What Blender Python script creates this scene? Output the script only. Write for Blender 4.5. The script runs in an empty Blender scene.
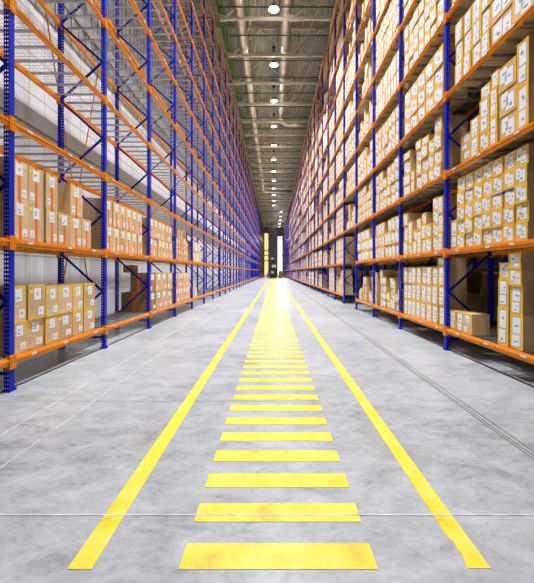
import bpy, bmesh, math, random
from mathutils import Vector, Matrix

random.seed(7)
SC = bpy.context.scene
COL = SC.collection
F, PX0, PY0, CH = 350.0, 273.8, 272.0, 1.70       # focal (px), vanishing point, camera height


def project(x, y, z):
    return PX0 + F * x / y, PY0 - F * (z - CH) / y


# ------------------------------------------------------------------ materials
def mat(name, col, rough=0.6, metal=0.0, var=0.0, scale=8.0, bump=0.0, emit=0.0, spec=None, stretch=None):
    m = bpy.data.materials.new(name)
    m.use_nodes = True
    nt = m.node_tree
    b = nt.nodes['Principled BSDF']
    b.inputs['Base Color'].default_value = (*col, 1)
    b.inputs['Roughness'].default_value = rough
    b.inputs['Metallic'].default_value = metal
    if spec is not None:
        b.inputs['Specular IOR Level'].default_value = spec
    if emit:
        b.inputs['Emission Color'].default_value = (*col, 1)
        b.inputs['Emission Strength'].default_value = emit
    if var or bump:
        tc = nt.nodes.new('ShaderNodeTexCoord')
        src = tc.outputs['Object']
        if stretch:
            mp = nt.nodes.new('ShaderNodeMapping')
            mp.inputs['Scale'].default_value = stretch
            nt.links.new(src, mp.inputs['Vector'])
            src = mp.outputs['Vector']
        n = nt.nodes.new('ShaderNodeTexNoise')
        n.inputs['Scale'].default_value = scale
        n.inputs['Detail'].default_value = 4
        nt.links.new(src, n.inputs['Vector'])
        if var:
            r = nt.nodes.new('ShaderNodeValToRGB')
            r.color_ramp.elements[0].position = 0.3
            r.color_ramp.elements[1].position = 0.7
            r.color_ramp.elements[0].color = (*[c * (1 - var) for c in col], 1)
            r.color_ramp.elements[1].color = (*[min(1, c * (1 + var)) for c in col], 1)
            nt.links.new(n.outputs['Fac'], r.inputs['Fac'])
            nt.links.new(r.outputs['Color'], b.inputs['Base Color'])
        if bump:
            bp = nt.nodes.new('ShaderNodeBump')
            bp.inputs['Strength'].default_value = bump
            bp.inputs['Distance'].default_value = 0.01
            nt.links.new(n.outputs['Fac'], bp.inputs['Height'])
            nt.links.new(bp.outputs['Normal'], b.inputs['Normal'])
    return m


def nodes(m):
    return m.node_tree.nodes, m.node_tree.links, m.node_tree.nodes['Principled BSDF']


def math_node(nt, op, a, b=None, c=None):
    n = nt.nodes.new('ShaderNodeMath')
    n.operation = op
    for i, v in enumerate((a, b, c)):
        if v is None:
            continue
        if isinstance(v, (int, float)):
            n.inputs[i].default_value = v
        else:
            nt.links.new(v, n.inputs[i])
    return n.outputs[0]


BLUE = (0.006, 0.020, 0.50)
M = {}
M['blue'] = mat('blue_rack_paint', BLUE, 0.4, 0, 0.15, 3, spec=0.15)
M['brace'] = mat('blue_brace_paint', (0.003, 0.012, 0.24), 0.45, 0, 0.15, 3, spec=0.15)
M['orange'] = mat('orange_beam_paint', (0.84, 0.265, 0.010), 0.35, 0, 0.12, 4, spec=0.25)
M['rod'] = mat('orange_rod_paint', (0.75, 0.17, 0.03), 0.5)
M['zinc'] = mat('galvanised_steel', (0.55, 0.57, 0.60), 0.38, 0.75, 0.15, 12)
M['tan_a'] = mat('cardboard_tan', (0.69, 0.465, 0.26), 0.8, 0, 0.09, 5, 0.15)
M['tan_b'] = mat('cardboard_warm', (0.76, 0.52, 0.28), 0.8, 0, 0.09, 5, 0.15)
M['tan_c'] = mat('cardboard_dull', (0.60, 0.395, 0.215), 0.8, 0, 0.09, 5, 0.15)
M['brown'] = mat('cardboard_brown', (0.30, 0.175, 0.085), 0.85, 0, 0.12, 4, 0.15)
M['gold'] = mat('yellow_packing_tape', (0.90, 0.515, 0.03), 0.45, 0, 0.12, 9)
M['red_tape'] = mat('orange_tape', (0.88, 0.17, 0.02), 0.4, 0, 0.06, 8)
M['violet'] = mat('violet_tape', (0.12, 0.09, 0.42), 0.4)
M['paper'] = mat('white_label_paper', (0.86, 0.87, 0.90), 0.6, 0, 0.03, 20)
M['ink'] = mat('printed_ink', (0.30, 0.34, 0.46), 0.6, 0, 0.35, 90)
M['sticker'] = mat('yellow_sticker', (0.92, 0.78, 0.04), 0.5)
M['truss'] = mat('beige_truss_paint', (0.70, 0.64, 0.51), 0.5, 0, 0.12, 2)
M['deck'] = mat('corrugated_roof_sheet', (0.46, 0.46, 0.40), 0.5, 0.2, 0.2, 1.5)
M['duct'] = mat('spiral_duct_metal', (0.72, 0.69, 0.63), 0.36, 0.6, 0.12, 3)
M['pipe'] = mat('green_pipe_paint', (0.09, 0.23, 0.035), 0.45, 0, 0.15, 3)
M['dkgreen'] = mat('dark_green_pipe_paint', (0.02, 0.09, 0.045), 0.45)
M['lens'] = mat('lit_lamp_lens', (0.93, 0.96, 1.0), 0.4, emit=12)
M['glare'] = mat('lit_glare_lens', (1.0, 0.97, 0.90), 0.4, emit=220)  # lens of the added lamp for the end window's glare
M['black'] = mat('black_plastic', (0.02, 0.02, 0.022), 0.45)
M['girt'] = mat('grey_wall_girt', (0.36, 0.355, 0.34), 0.5, 0, 0.1, 2)
M['endwall'] = mat('dark_panel_wall', (0.13, 0.12, 0.12), 0.7, 0, 0.2, 1)
M['mullion'] = mat('dark_mullion', (0.20, 0.17, 0.14), 0.5)
M['joint'] = mat('pale_joint_filler', (0.56, 0.57, 0.60), 0.6, 0, 0.3, 6)
M['joint_d'] = mat('dark_joint_filler', (0.17, 0.16, 0.14), 0.6, 0, 0.25, 6)
M['guard'] = mat('red_guard_paint', (0.75, 0.07, 0.02), 0.5)
M['truckpaint'] = mat('dark_truck_paint', (0.035, 0.035, 0.045), 0.4, 0, 0.2, 3)
M['truckmast'] = mat('mast_steel', (0.06, 0.055, 0.09), 0.4, 0.4)
M['truckpale'] = mat('pale_truck_panel', (0.62, 0.60, 0.56), 0.4)
M['wrap'] = mat('blue_sheet', (0.01, 0.05, 0.42), 0.4, 0, 0.15, 3)
M['tyre'] = mat('tyre_rubber', (0.02, 0.02, 0.02), 0.8)
M['skin'] = mat('skin', (0.62, 0.38, 0.27), 0.6)
M['hair'] = mat('dark_hair', (0.03, 0.02, 0.015), 0.7)
M['shirt'] = mat('blue_work_jacket', (0.01, 0.09, 0.62), 0.7, 0, 0.1, 12)
M['trousers'] = mat('dark_trousers', (0.02, 0.022, 0.035), 0.8)
M['greyclad'] = mat('grey_corrugated_sheet', (0.33, 0.33, 0.33), 0.6, 0, 0.25, 0.7)
M['backwall'] = mat('dark_back_wall', (0.16, 0.16, 0.16), 0.7, 0, 0.05, 1)


def make_upright_paint():
    """blue paint, punched with two columns of slots on the faces that look along the aisle"""
    m = mat('perforated_blue_upright', BLUE, 0.4, spec=0.15)
    nt = m.node_tree
    N, L, b = nodes(m)
    tc = N.new('ShaderNodeTexCoord')
    sp = N.new('ShaderNodeSeparateXYZ')
    L.new(tc.outputs['Object'], sp.inputs[0])
    g = N.new('ShaderNodeNewGeometry')
    sn = N.new('ShaderNodeSeparateXYZ')
    L.new(g.outputs['Normal'], sn.inputs[0])
    ny = math_node(nt, 'GREATER_THAN', math_node(nt, 'ABSOLUTE', sn.outputs['Y']), 0.7)
    zz = math_node(nt, 'MODULO', math_node(nt, 'ADD', sp.outputs['Z'], 10), 0.06)
    za = math_node(nt, 'LESS_THAN', math_node(nt, 'ABSOLUTE', math_node(nt, 'SUBTRACT', zz, 0.03)), 0.012)
    xa = math_node(nt, 'ABSOLUTE', sp.outputs['X'])
    xb = math_node(nt, 'LESS_THAN', math_node(nt, 'ABSOLUTE', math_node(nt, 'SUBTRACT', xa, 0.018)), 0.008)
    hole = math_node(nt, 'MULTIPLY', math_node(nt, 'MULTIPLY', za, xb), ny)
    inv = math_node(nt, 'SUBTRACT', 1.0, hole)
    L.new(inv, b.inputs['Alpha'])
    return m


M['upright'] = make_upright_paint()


def make_floor_material():
    m = mat('polished_concrete', (0.5, 0.5, 0.52), 0.3)
    nt = m.node_tree
    N, L, b = nodes(m)
    tc = N.new('ShaderNodeTexCoord')

    def noise(scale, detail, stretch=None, rough=0.55, dist=0.0):
        src = tc.outputs['Object']
        if stretch:
            mp = N.new('ShaderNodeMapping')
            mp.inputs['Scale'].default_value = stretch
            L.new(src, mp.inputs['Vector'])
            src = mp.outputs['Vector']
        n = N.new('ShaderNodeTexNoise')
        n.inputs['Scale'].default_value = scale
        n.inputs['Detail'].default_value = detail
        n.inputs['Roughness'].default_value = rough
        n.inputs['Distortion'].default_value = dist
        L.new(src, n.inputs['Vector'])
        return n.outputs['Fac']
    big = noise(0.45, 3)
    mid = noise(2.8, 9, (1, 1.6, 1), 0.75, 0.5)
    fine = noise(22, 5, None, 0.7)
    s = math_node(nt, 'ADD', math_node(nt, 'MULTIPLY', big, 0.30), math_node(nt, 'MULTIPLY', mid, 0.50))
    s = math_node(nt, 'ADD', s, math_node(nt, 'MULTIPLY', fine, 0.20))
    r = N.new('ShaderNodeValToRGB')
    e = r.color_ramp.elements
    e[0].position, e[0].color = 0.32, (0.115, 0.119, 0.122, 1)
    e[1].position, e[1].color = 0.66, (0.53, 0.55, 0.56, 1)
    k = e.new(0.47)
    k.color = (0.325, 0.338, 0.348, 1)
    L.new(s, r.inputs['Fac'])
    # brownish stains
    st = noise(1.3, 5, (1, 0.7, 1), 0.6, 0.5)
    sr = N.new('ShaderNodeValToRGB')
    sr.color_ramp.elements[0].position = 0.56
    sr.color_ramp.elements[1].position = 0.74
    L.new(st, sr.inputs['Fac'])
    mx = N.new('ShaderNodeMix')
    mx.data_type = 'RGBA'
    fac = math_node(nt, 'MULTIPLY', sr.outputs['Color'], 0.45)
    L.new(fac, mx.inputs['Factor'])
    L.new(r.outputs['Color'], mx.inputs['A'])
    mx.inputs['B'].default_value = (0.24, 0.21, 0.17, 1)
    L.new(mx.outputs['Result'], b.inputs['Base Color'])
    rr = math_node(nt, 'ADD', math_node(nt, 'MULTIPLY', mid, 0.25), 0.20)
    L.new(rr, b.inputs['Roughness'])
    bp = N.new('ShaderNodeBump')
    bp.inputs['Strength'].default_value = 0.08
    bp.inputs['Distance'].default_value = 0.004
    L.new(fine, bp.inputs['Height'])
    L.new(bp.outputs['Normal'], b.inputs['Normal'])
    return m


M['floor'] = make_floor_material()


def make_paint_material():
    m = mat('worn_yellow_floor_paint', (0.9, 0.72, 0.03), 0.42)
    nt = m.node_tree
    N, L, b = nodes(m)
    tc = N.new('ShaderNodeTexCoord')
    n = N.new('ShaderNodeTexNoise')
    n.inputs['Scale'].default_value = 3.5
    n.inputs['Detail'].default_value = 7
    n.inputs['Roughness'].default_value = 0.7
    L.new(tc.outputs['Object'], n.inputs['Vector'])
    r = N.new('ShaderNodeValToRGB')
    e = r.color_ramp.elements
    e[0].position, e[0].color = 0.30, (0.52, 0.38, 0.05, 1)
    e[1].position, e[1].color = 0.68, (0.80, 0.66, 0.11, 1)
    k = e.new(0.42)
    k.color = (0.74, 0.56, 0.02, 1)
    L.new(n.outputs['Fac'], r.inputs['Fac'])
    n2 = N.new('ShaderNodeTexNoise')
    n2.inputs['Scale'].default_value = 30
    n2.inputs['Detail'].default_value = 3
    L.new(tc.outputs['Object'], n2.inputs['Vector'])
    sp = N.new('ShaderNodeValToRGB')
    sp.color_ramp.elements[0].position = 0.69
    sp.color_ramp.elements[1].position = 0.74
    L.new(n2.outputs['Fac'], sp.inputs['Fac'])
    mx = N.new('ShaderNodeMix')
    mx.data_type = 'RGBA'
    L.new(math_node(nt, 'MULTIPLY', sp.outputs['Color'], 0.6), mx.inputs['Factor'])
    L.new(r.outputs['Color'], mx.inputs['A'])
    mx.inputs['B'].default_value = (0.52, 0.42, 0.16, 1)
    L.new(mx.outputs['Result'], b.inputs['Base Color'])
    return m


M['yellow'] = make_paint_material()


def make_cladding():
    """white metal wall sheets, seams every 1.2 m along and 1.0 m up, fine vertical ribs"""
    m = mat('white_wall_cladding', (0.8, 0.81, 0.83), 0.5)
    nt = m.node_tree
    N, L, b = nodes(m)
    tc = N.new('ShaderNodeTexCoord')
    sp = N.new('ShaderNodeSeparateXYZ')
    L.new(tc.outputs['Object'], sp.inputs[0])

    def line(out, period, width):
        v = math_node(nt, 'MODULO', math_node(nt, 'ADD', out, 1000 * period), period)
        return math_node(nt, 'LESS_THAN', v, width)
    a = line(sp.outputs['Y'], 0.6, 0.03)
    c = line(sp.outputs['Z'], 1.05, 0.045)
    d = line(sp.outputs['Y'], 0.15, 0.02)
    k = math_node(nt, 'MAXIMUM', a, c)
    k = math_node(nt, 'MAXIMUM', k, math_node(nt, 'MULTIPLY', d, 0.25))
    n = N.new('ShaderNodeTexNoise')
    n.inputs['Scale'].default_value = 0.5
    n.inputs['Detail'].default_value = 5
    L.new(tc.outputs['Object'], n.inputs['Vector'])
    mx0 = N.new('ShaderNodeMix')
    mx0.data_type = 'RGBA'
    L.new(n.outputs['Fac'], mx0.inputs['Factor'])
    mx0.inputs['A'].default_value = (0.76, 0.77, 0.80, 1)
    mx0.inputs['B'].default_value = (0.93, 0.93, 0.93, 1)
    mx = N.new('ShaderNodeMix')
    mx.data_type = 'RGBA'
    L.new(math_node(nt, 'MULTIPLY', k, 0.65), mx.inputs['Factor'])
    L.new(mx0.outputs['Result'], mx.inputs['A'])
    mx.inputs['B'].default_value = (0.33, 0.34, 0.36, 1)
    L.new(mx.outputs['Result'], b.inputs['Base Color'])
    return m


M['cladding'] = make_cladding()

g = bpy.data.materials.new('window_glass')
g.use_nodes = True
gb = g.node_tree.nodes['Principled BSDF']
gb.inputs['Base Color'].default_value = (0.97, 0.98, 0.97, 1)
gb.inputs['Roughness'].default_value = 0.02
gb.inputs['Transmission Weight'].default_value = 1.0
gb.inputs['IOR'].default_value = 1.01
M['glass'] = g
g2 = g.copy()
g2.name = 'amber_window_glass'
g2.node_tree.nodes['Principled BSDF'].inputs['Base Color'].default_value = (0.42, 0.30, 0.13, 1)
M['amber_glass'] = g2


# ------------------------------------------------------------------ mesh builder
BOXF = [(0, 3, 2, 1), (4, 5, 6, 7), (0, 1, 5, 4), (1, 2, 6, 5), (2, 3, 7, 6), (3, 0, 4, 7)]


class MB:
    def __init__(self):
        self.v, self.f, self.m = [], [], []

    def box(self, x0, x1, y0, y1, z0, z1, mi=0):
        if x0 > x1:
            x0, x1 = x1, x0
        if y0 > y1:
            y0, y1 = y1, y0
        n = len(self.v)
        self.v += [(x0, y0, z0), (x1, y0, z0), (x1, y1, z0), (x0, y1, z0),
                   (x0, y0, z1), (x1, y0, z1), (x1, y1, z1), (x0, y1, z1)]
        for q in BOXF:
            self.f.append(tuple(n + i for i in q))
            self.m.append(mi)

    def bar(self, p, q, w, t=None, mi=0):
        """square bar from p to q, w x t"""
        t = t or w
        p, q = Vector(p), Vector(q)
        d = (q - p).normalized()
        up = Vector((0, 0, 1)) if abs(d.z) < 0.95 else Vector((1, 0, 0))
        a = d.cross(up).normalized()
        b = a.cross(d).normalized()
        n = len(self.v)
        for c in (p, q):
            for sa, sb in ((-1, -1), (1, -1), (1, 1), (-1, 1)):
                self.v.append(tuple(c + a * sa * w / 2 + b * sb * t / 2))
        for k in ((0, 1, 2, 3), (7, 6, 5, 4), (0, 4, 5, 1), (1, 5, 6, 2), (2, 6, 7, 3), (3, 7, 4, 0)):
            self.f.append(tuple(n + i for i in k))
            self.m.append(mi)

    def tube(self, pts, r, seg=16, mi=0, caps=True):
        pts = [Vector(p) for p in pts]
        rs = r if isinstance(r, (list, tuple)) else [r] * len(pts)
        n0 = len(self.v)
        prev = None
        for i, p in enumerate(pts):
            d = (pts[min(i + 1, len(pts) - 1)] - pts[max(i - 1, 0)]).normalized()
            if prev is None:
                up = Vector((0, 0, 1)) if abs(d.z) < 0.9 else Vector((1, 0, 0))
                a = d.cross(up).normalized()
            else:
                a = (prev - d * prev.dot(d)).normalized()
            prev = a
            b = d.cross(a)
            for k in range(seg):
                t = 2 * math.pi * k / seg
                self.v.append(tuple(p + (a * math.cos(t) + b * math.sin(t)) * rs[i]))
        for i in range(len(pts) - 1):
            for k in range(seg):
                a0 = n0 + i * seg + k
                a1 = n0 + i * seg + (k + 1) % seg
                self.f.append((a0, a1, a1 + seg, a0 + seg))
                self.m.append(mi)
        if caps:
            self.f.append(tuple(n0 + k for k in range(seg))[::-1])
            self.m.append(mi)
            n1 = n0 + (len(pts) - 1) * seg
            self.f.append(tuple(n1 + k for k in range(seg)))
            self.m.append(mi)

    def extend(self, other, off=(0, 0, 0), mi=None):
        n = len(self.v)
        ox, oy, oz = off
        self.v += [(a + ox, b + oy, c + oz) for a, b, c in other.v]
        self.f += [tuple(n + i for i in q) for q in other.f]
        self.m += other.m if mi is None else [mi] * len(other.f)

    def mesh(self, name, mats):
        me = bpy.data.meshes.new(name)
        me.from_pydata(self.v, [], self.f)
        for m in (mats if isinstance(mats, (list, tuple)) else [mats]):
            me.materials.append(m)
        if any(self.m):
            me.polygons.foreach_set('material_index', self.m)
        me.update()
        return me

    def build(self, name, mats, parent=None, loc=(0, 0, 0), smooth=False):
        o = link(name, self.mesh(name, mats), parent, loc)
        if smooth:
            for p in o.data.polygons:
                p.use_smooth = True
        return o


def link(name, data, parent=None, loc=(0, 0, 0), rz=0.0):
    o = bpy.data.objects.new(name, data)
    COL.objects.link(o)
    o.location = loc
    if rz:
        o.rotation_euler = (0, 0, rz)
    if parent:
        o.parent = parent
    return o


def tag(o, label=None, cat=None, group=None, kind=None):
    for k, v in (('label', label), ('category', cat), ('group', group), ('kind', kind)):
        if v:
            o[k] = v
    return o


def struct(o):
    o['kind'] = 'structure'
    return o


# ------------------------------------------------------------------ dimensions
BAY = 2.79
LY = lambda i: 5.00 + BAY * i      # left upright frames
RY = lambda i: 4.85 + BAY * i      # right upright frames
LZ = lambda k: 0.42 + 1.70 * k     # beam levels (beam centre)
NLEV = 11
FACE = 3.74                        # aisle face of the racks
DEPTH = 1.04
TOPZ = 17.62
END = 136.0

# ------------------------------------------------------------------ floor and its markings
b = MB()
b.box(-6.4, 13.2, -12, END + 12, -0.2, 0.0)
floor = struct(b.build('floor', M['floor']))
b = MB()
b.box(-0.07, 0.07, 2.0, 97, 0.0, 0.003)
lm = b.mesh('yellow_line', M['yellow'])
# left line starts at 2.0; ragged start edges are cut into the near end
o = link('yellow_line', lm, floor, (-1.112, 0, 0))
b = MB()
b.box(-0.066, 0.066, 2.25, 97, 0.0, 0.003)
rag = [2.005, 2.03, 2.06, 2.10, 2.13, 2.17, 2.21, 2.25]
for i in range(7):
    b.box(-0.066 + [0.0, 0.004, 0.012, 0.02, 0.012, 0.016, 0.006][i], 0.066, rag[i], rag[i + 1], 0.0, 0.003)
b.build('yellow_line', M['yellow'], floor, (1.178, 0, 0))
b = MB()
b.box(-0.57, 0.57, -0.095, 0.095, 0, 0.003)
bar_mesh = b.mesh('yellow_crossing_bar', M['yellow'])
PER = 0.3795
nb = int(94 / PER)
rest = MB()
for i in range(nb):
    y = 2.095 + i * PER
    if i < 100:
        bm_ = MB()
        bm_.box(-0.57, 0.57, y - 0.095, y + 0.095, 0, 0.003)
        bm_.build('yellow_crossing_bar', M['yellow'], floor, (0.026, 0, 0))
    else:
        rest.box(-0.57, 0.57, y - 0.095, y + 0.095, 0, 0.003)
tag(rest.build('yellow_crossing_bars', M['yellow'], floor, (0.026, 0, 0)), kind='stuff')
b = MB()
b.box(-3.6, 13, 2.440, 2.450, 0, 0.0045)
b.build('floor_joint', M['joint'], floor)
b = MB()
b.box(-3.7, -0.0, 4.60, 4.607, 0, 0.001)
b.build('floor_joint', M['joint_d'], floor)
for x, w, mm in ((-2.37, 0.009, 'joint'), (-2.84, 0.011, 'joint'), (2.36, 0.012, 'joint_d'), (2.40, 0.009, 'joint_d'), (2.46, 0.012, 'joint_d')):
    b = MB()
    b.box(x - w / 2, x + w / 2, 0.5, 120, 0, 0.0035)
    b.build('floor_joint', M[mm], floor)
for y in (14.5, 26.5, 38.5, 50.5, 62.5, 74.5, 86.5):
    b = MB()
    b.box(-3.6, 3.6, y, y + 0.02, 0, 0.002)
    b.build('floor_joint', M['joint_d'], floor)

# ------------------------------------------------------------------ shell
WX0, WX1 = -6.3, 13.0
b = MB()
b.box(WX0 - 0.15, WX0, -12, END, 0, 21.3)
wl = struct(b.build('wall_left', M['cladding']))
b = MB()
b.box(WX0, WX0 + 0.04, -12, END, 8.7, 21.05)
x = -12.0
while x < END:
    b.box(WX0 + 0.04, WX0 + 0.075, x, x + 0.12, 8.7, 21.05)
    x += 0.40 if x < 60 else 1.2
b.build('grey_cladding', M['greyclad'], wl)
for z in (5.45, 9.6, 13.7, 17.6):
    b = MB()
    b.box(WX0, WX0 + 0.12, -12, END, z, z + 0.42)
    b.build('girt', M['girt'], wl)
b = MB()
b.box(WX1, WX1 + 0.15, -12, END, 0, 21.3)
struct(b.build('wall_right', M['backwall']))
b = MB()
b.box(WX0, WX1, -12.15, -12, 0, 21.3)
struct(b.build('wall_back', M['backwall']))
# end wall, with two tall openings
WIN = [(-3.75, -2.05, 16.9), (1.45, 3.35, 15.6)]
b = MB()
xs = [WX0, WIN[0][0], WIN[0][1], WIN[1][0], WIN[1][1], WX1]
b.box(xs[0], xs[1], END, END + 0.3, 0, 21.3)
b.box(xs[2], xs[3], END, END + 0.3, 0, 21.3)
b.box(xs[4], xs[5], END, END + 0.3, 0, 21.3)
b.box(xs[1], xs[2], END, END + 0.3, WIN[0][2], 21.3)
b.box(xs[3], xs[4], END, END + 0.3, WIN[1][2], 21.3)
struct(b.build('wall_end', M['endwall']))
for n, (a, c, h) in enumerate(WIN):
    b = MB()
    for z in ([0.02, h - 0.15] + ([5.9, 8.0, 9.9] if n == 0 else [7.8])):
        b.box(a, c, END + 0.05, END + 0.2, z, z + 0.35)
    for x in (a, c - 0.12):
        b.box(x, x + 0.12, END + 0.05, END + 0.2, 0, h)
    w = struct(b.build('window_%d' % (n + 1), M['mullion']))
    b = MB()
    b.box(a + 0.1, c - 0.1, END + 0.11, END + 0.13, 0.1, h - 0.1)
    b.build('pane', M['amber_glass' if n == 0 else 'glass'], w)
# corrugated roof
b = MB()
x, prof = WX0, []
while x < WX1:
    prof += [(x, 21.06), (x + 0.10, 21.06), (x + 0.14, 21.17), (x + 0.26, 21.17)]
    x += 0.30
y0, y1 = -12, END
for i, (px, pz) in enumerate(prof):
    b.v += [(px, y0, pz), (px, y1, pz)]
for i in range(len(prof) - 1):
    b.f.append((2 * i, 2 * i + 1, 2 * i + 3, 2 * i + 2))
    b.m.append(0)
b.box(WX0 - 0.1, WX1 + 0.1, y0 - 0.1, y1 + 0.3, 21.2, 21.3)
struct(b.build('ceiling', M['deck']))

# roof trusses: lower chord, upper chord, W web
b = MB()
zl, zu = 18.70, 20.85
b.box(-3.55, 10.7, -0.08, 0.08, zl - 0.09, zl + 0.09)
b.box(WX0, WX1, -0.09, 0.09, zu - 0.08, zu + 0.10)
lo = [-3.4, 1.27, 5.95, 10.6]
up = [-5.75, -1.05, 3.6, 8.3, 12.6]
for i, x in enumerate(lo):
    for u in (up[i], up[i + 1]):
        b.bar((x, 0, zl), (u, 0, zu), 0.10, 0.10)
    b.box(x - 0.22, x + 0.22, -0.10, 0.10, zl - 0.13, zl + 0.2)
    b.box(x - 0.03, x + 0.03, -0.03, 0.03, zl, zu)
b.box(3.95, 4.3, -0.12, 0.12, zl - 0.13, zl + 0.13)
for u in up[1:4]:
    b.bar((u, 0, zu), (u - 1.1, 4.0, zl + 1.3), 0.07)
tm = b.mesh('roof_truss', M['truss'])
TY = [23.5 + 4 * k for k in range(-8, 28)]
for i, y in enumerate(TY):
    o = link('roof_truss', tm, None, (0, y, 0))
    struct(o)
    o['group'] = 'roof trusses over the aisle'
# purlins running along the aisle just under the sheet
b = MB()
for x in (-4.9, -2.5, 2.3, 4.9, 7.4, 9.9):
    b.box(x - 0.05, x + 0.05, -12, END, 20.95, 21.05)
struct(b.build('trim_1', M['truss']))

# ------------------------------------------------------------------ ducts and pipes
def duct(x, y_end, x_end, r, z, label):
    z += 0.18
    pts = [(x, -10, z), (x, y_end - 1.6, z)]
    for k in range(1, 9):
        t = k / 8 * math.pi / 2
        pts.append((x + 1.6 * (1 - math.cos(t)), y_end - 1.6 + 1.6 * math.sin(t), z))
    pts.append((x_end, y_end, z))
    b = MB()
    b.tube(pts, r, 20)
    o = b.build('ventilation_duct', M['duct'], smooth=True)
    tag(o, label, 'duct', 'silver ducts under the roof')
    y = -8.0
    while y < y_end - 2:
        f = MB()
        f.tube([(x, y - 0.03, z), (x, y + 0.03, z)], r + 0.03, 20)
        f.build('duct_flange', M['duct'], o)
        y += 2.0 if y_end < 60 else 3.0
    h = MB()
    for y in TY:
        if y < y_end - 2:
            h.box(x - r - 0.02, x - r + 0.01, y - 0.02, y + 0.02, z, 20.8)
            h.box(x + r - 0.01, x + r + 0.02, y - 0.02, y + 0.02, z, 20.8)
    h.build('hanger', M['zinc'], o)


duct(-2.38, 77.5, 5.0, 0.40, 19.35, 'long silver duct left of the lamps, running far down the ceiling')
duct(0.80, 42.0, 4.6, 0.42, 19.35, 'shorter silver duct right of the lamps, bending right midway down the ceiling')

b = MB()
b.tube([(-3.65, -10, 19.25), (-3.65, 120, 19.25)], 0.11, 12)
sp = b.build('sprinkler_pipe', M['pipe'], smooth=True)
tag(sp, 'bright green sprinkler main pipe above the left rack, with cross branches', 'pipe')
b = MB()
b.tube([(-3.3, -10, 19.0), (-3.3, 120, 19.0)], 0.06, 10)
b.build('feed_pipe', M['pipe'], sp)
for k in range(-8, 34):
    y = 22.85 + 2.75 * k
    if abs((y - 22.4 + 3) % 6 - 3) < 0.2 and y < 92:
        y += 0.3
    b = MB()
    b.tube([(-3.65, y, 19.0), (5.2, y, 19.0)], 0.045, 8)
    for x in (-2.9, -0.6, 1.8, 4.2):
        b.tube([(x, y, 19.0), (x, y, 18.88)], 0.03, 6)
    b.build('branch_pipe', M['dkgreen'], sp)
    sp.children[-1]['label'] = 'dark green branch pipe'

# ------------------------------------------------------------------ lamps
def lamp(x, y, z, power, label):
    t = link('ceiling_lamp', None, None, (x, y, z))
    tag(t, label, 'lamp', 'round high ceiling lamps over the aisle')
    b = MB()
    b.tube([(0, 0, 0.0), (0, 0, 0.06), (0, 0, 0.10), (0, 0, 0.30)], [0.36, 0.36, 0.20, 0.13], 24)
    b.build('housing', M['black'], t)
    b = MB()
    b.tube([(0, 0, -0.012), (0, 0, 0.0)], [0.31, 0.33], 24)
    b.build('lens', M['lens'], t)
    b = MB()
    b.tube([(0, 0, 0.30), (0, 0, 21.0 - z)], 0.02, 8)
    b.build('hanging_rod', M['black'], t)
    b = MB()
    b.box(-0.12, 0.12, -0.2, 0.2, 1.2, 1.45)
    b.build('driver_box', M['black'], t)
    L = bpy.data.lights.new('lamp_light', 'AREA')
    L.shape = 'DISK'
    L.size = 0.6
    L.energy = power
    L.spread = math.radians(106)
    L.color = (0.93, 0.96, 1.0)
    lo = link('lamp_light', L, t, (0, 0, -0.03))
    P = bpy.data.lights.new('lamp_spill', 'POINT')      # light that leaves the lens sideways
    P.energy = power * 0.06
    P.shadow_soft_size = 0.25
    P.color = (1.0, 0.97, 0.88)
    link('lamp_spill', P, t, (0, 0, -0.32))
    return t


ORD = ['nearest', 'second', 'third', 'fourth', 'fifth', 'sixth', 'seventh', 'eighth', 'ninth', 'tenth', 'eleventh',
       'twelfth', 'thirteenth', 'fourteenth', 'fifteenth', 'sixteenth', 'seventeenth', 'eighteenth', 'nineteenth', 'twentieth',
       'twenty-first', 'twenty-second', 'twenty-third', 'twenty-fourth', 'twenty-fifth', 'twenty-sixth', 'twenty-seventh',
       'twenty-eighth', 'twenty-ninth', 'thirtieth']
PW = 1500
ly = [22.4 + 6 * k for k in range(-3, 12)]
vis = 0
for y in ly:
    if y < 22:
        lab = 'bright round lamp overhead, hung from a roof truss above the near aisle, %s from wall' % ORD[ly.index(y)]
    else:
        lab = 'bright round white ceiling lamp, %s%s counting from the top of the photo' % (
            ORD[vis] if vis else 'largest and first', '')
        vis += 1
    lamp(0.0, y, 18.5, PW, lab)
for k, y in enumerate((96, 104, 112, 120, 128)):
    lamp(2.0, y, 18.2, PW * 0.7, 'small far round lamp at the aisle end, %s one of the offset row' % ORD[k])

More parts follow.
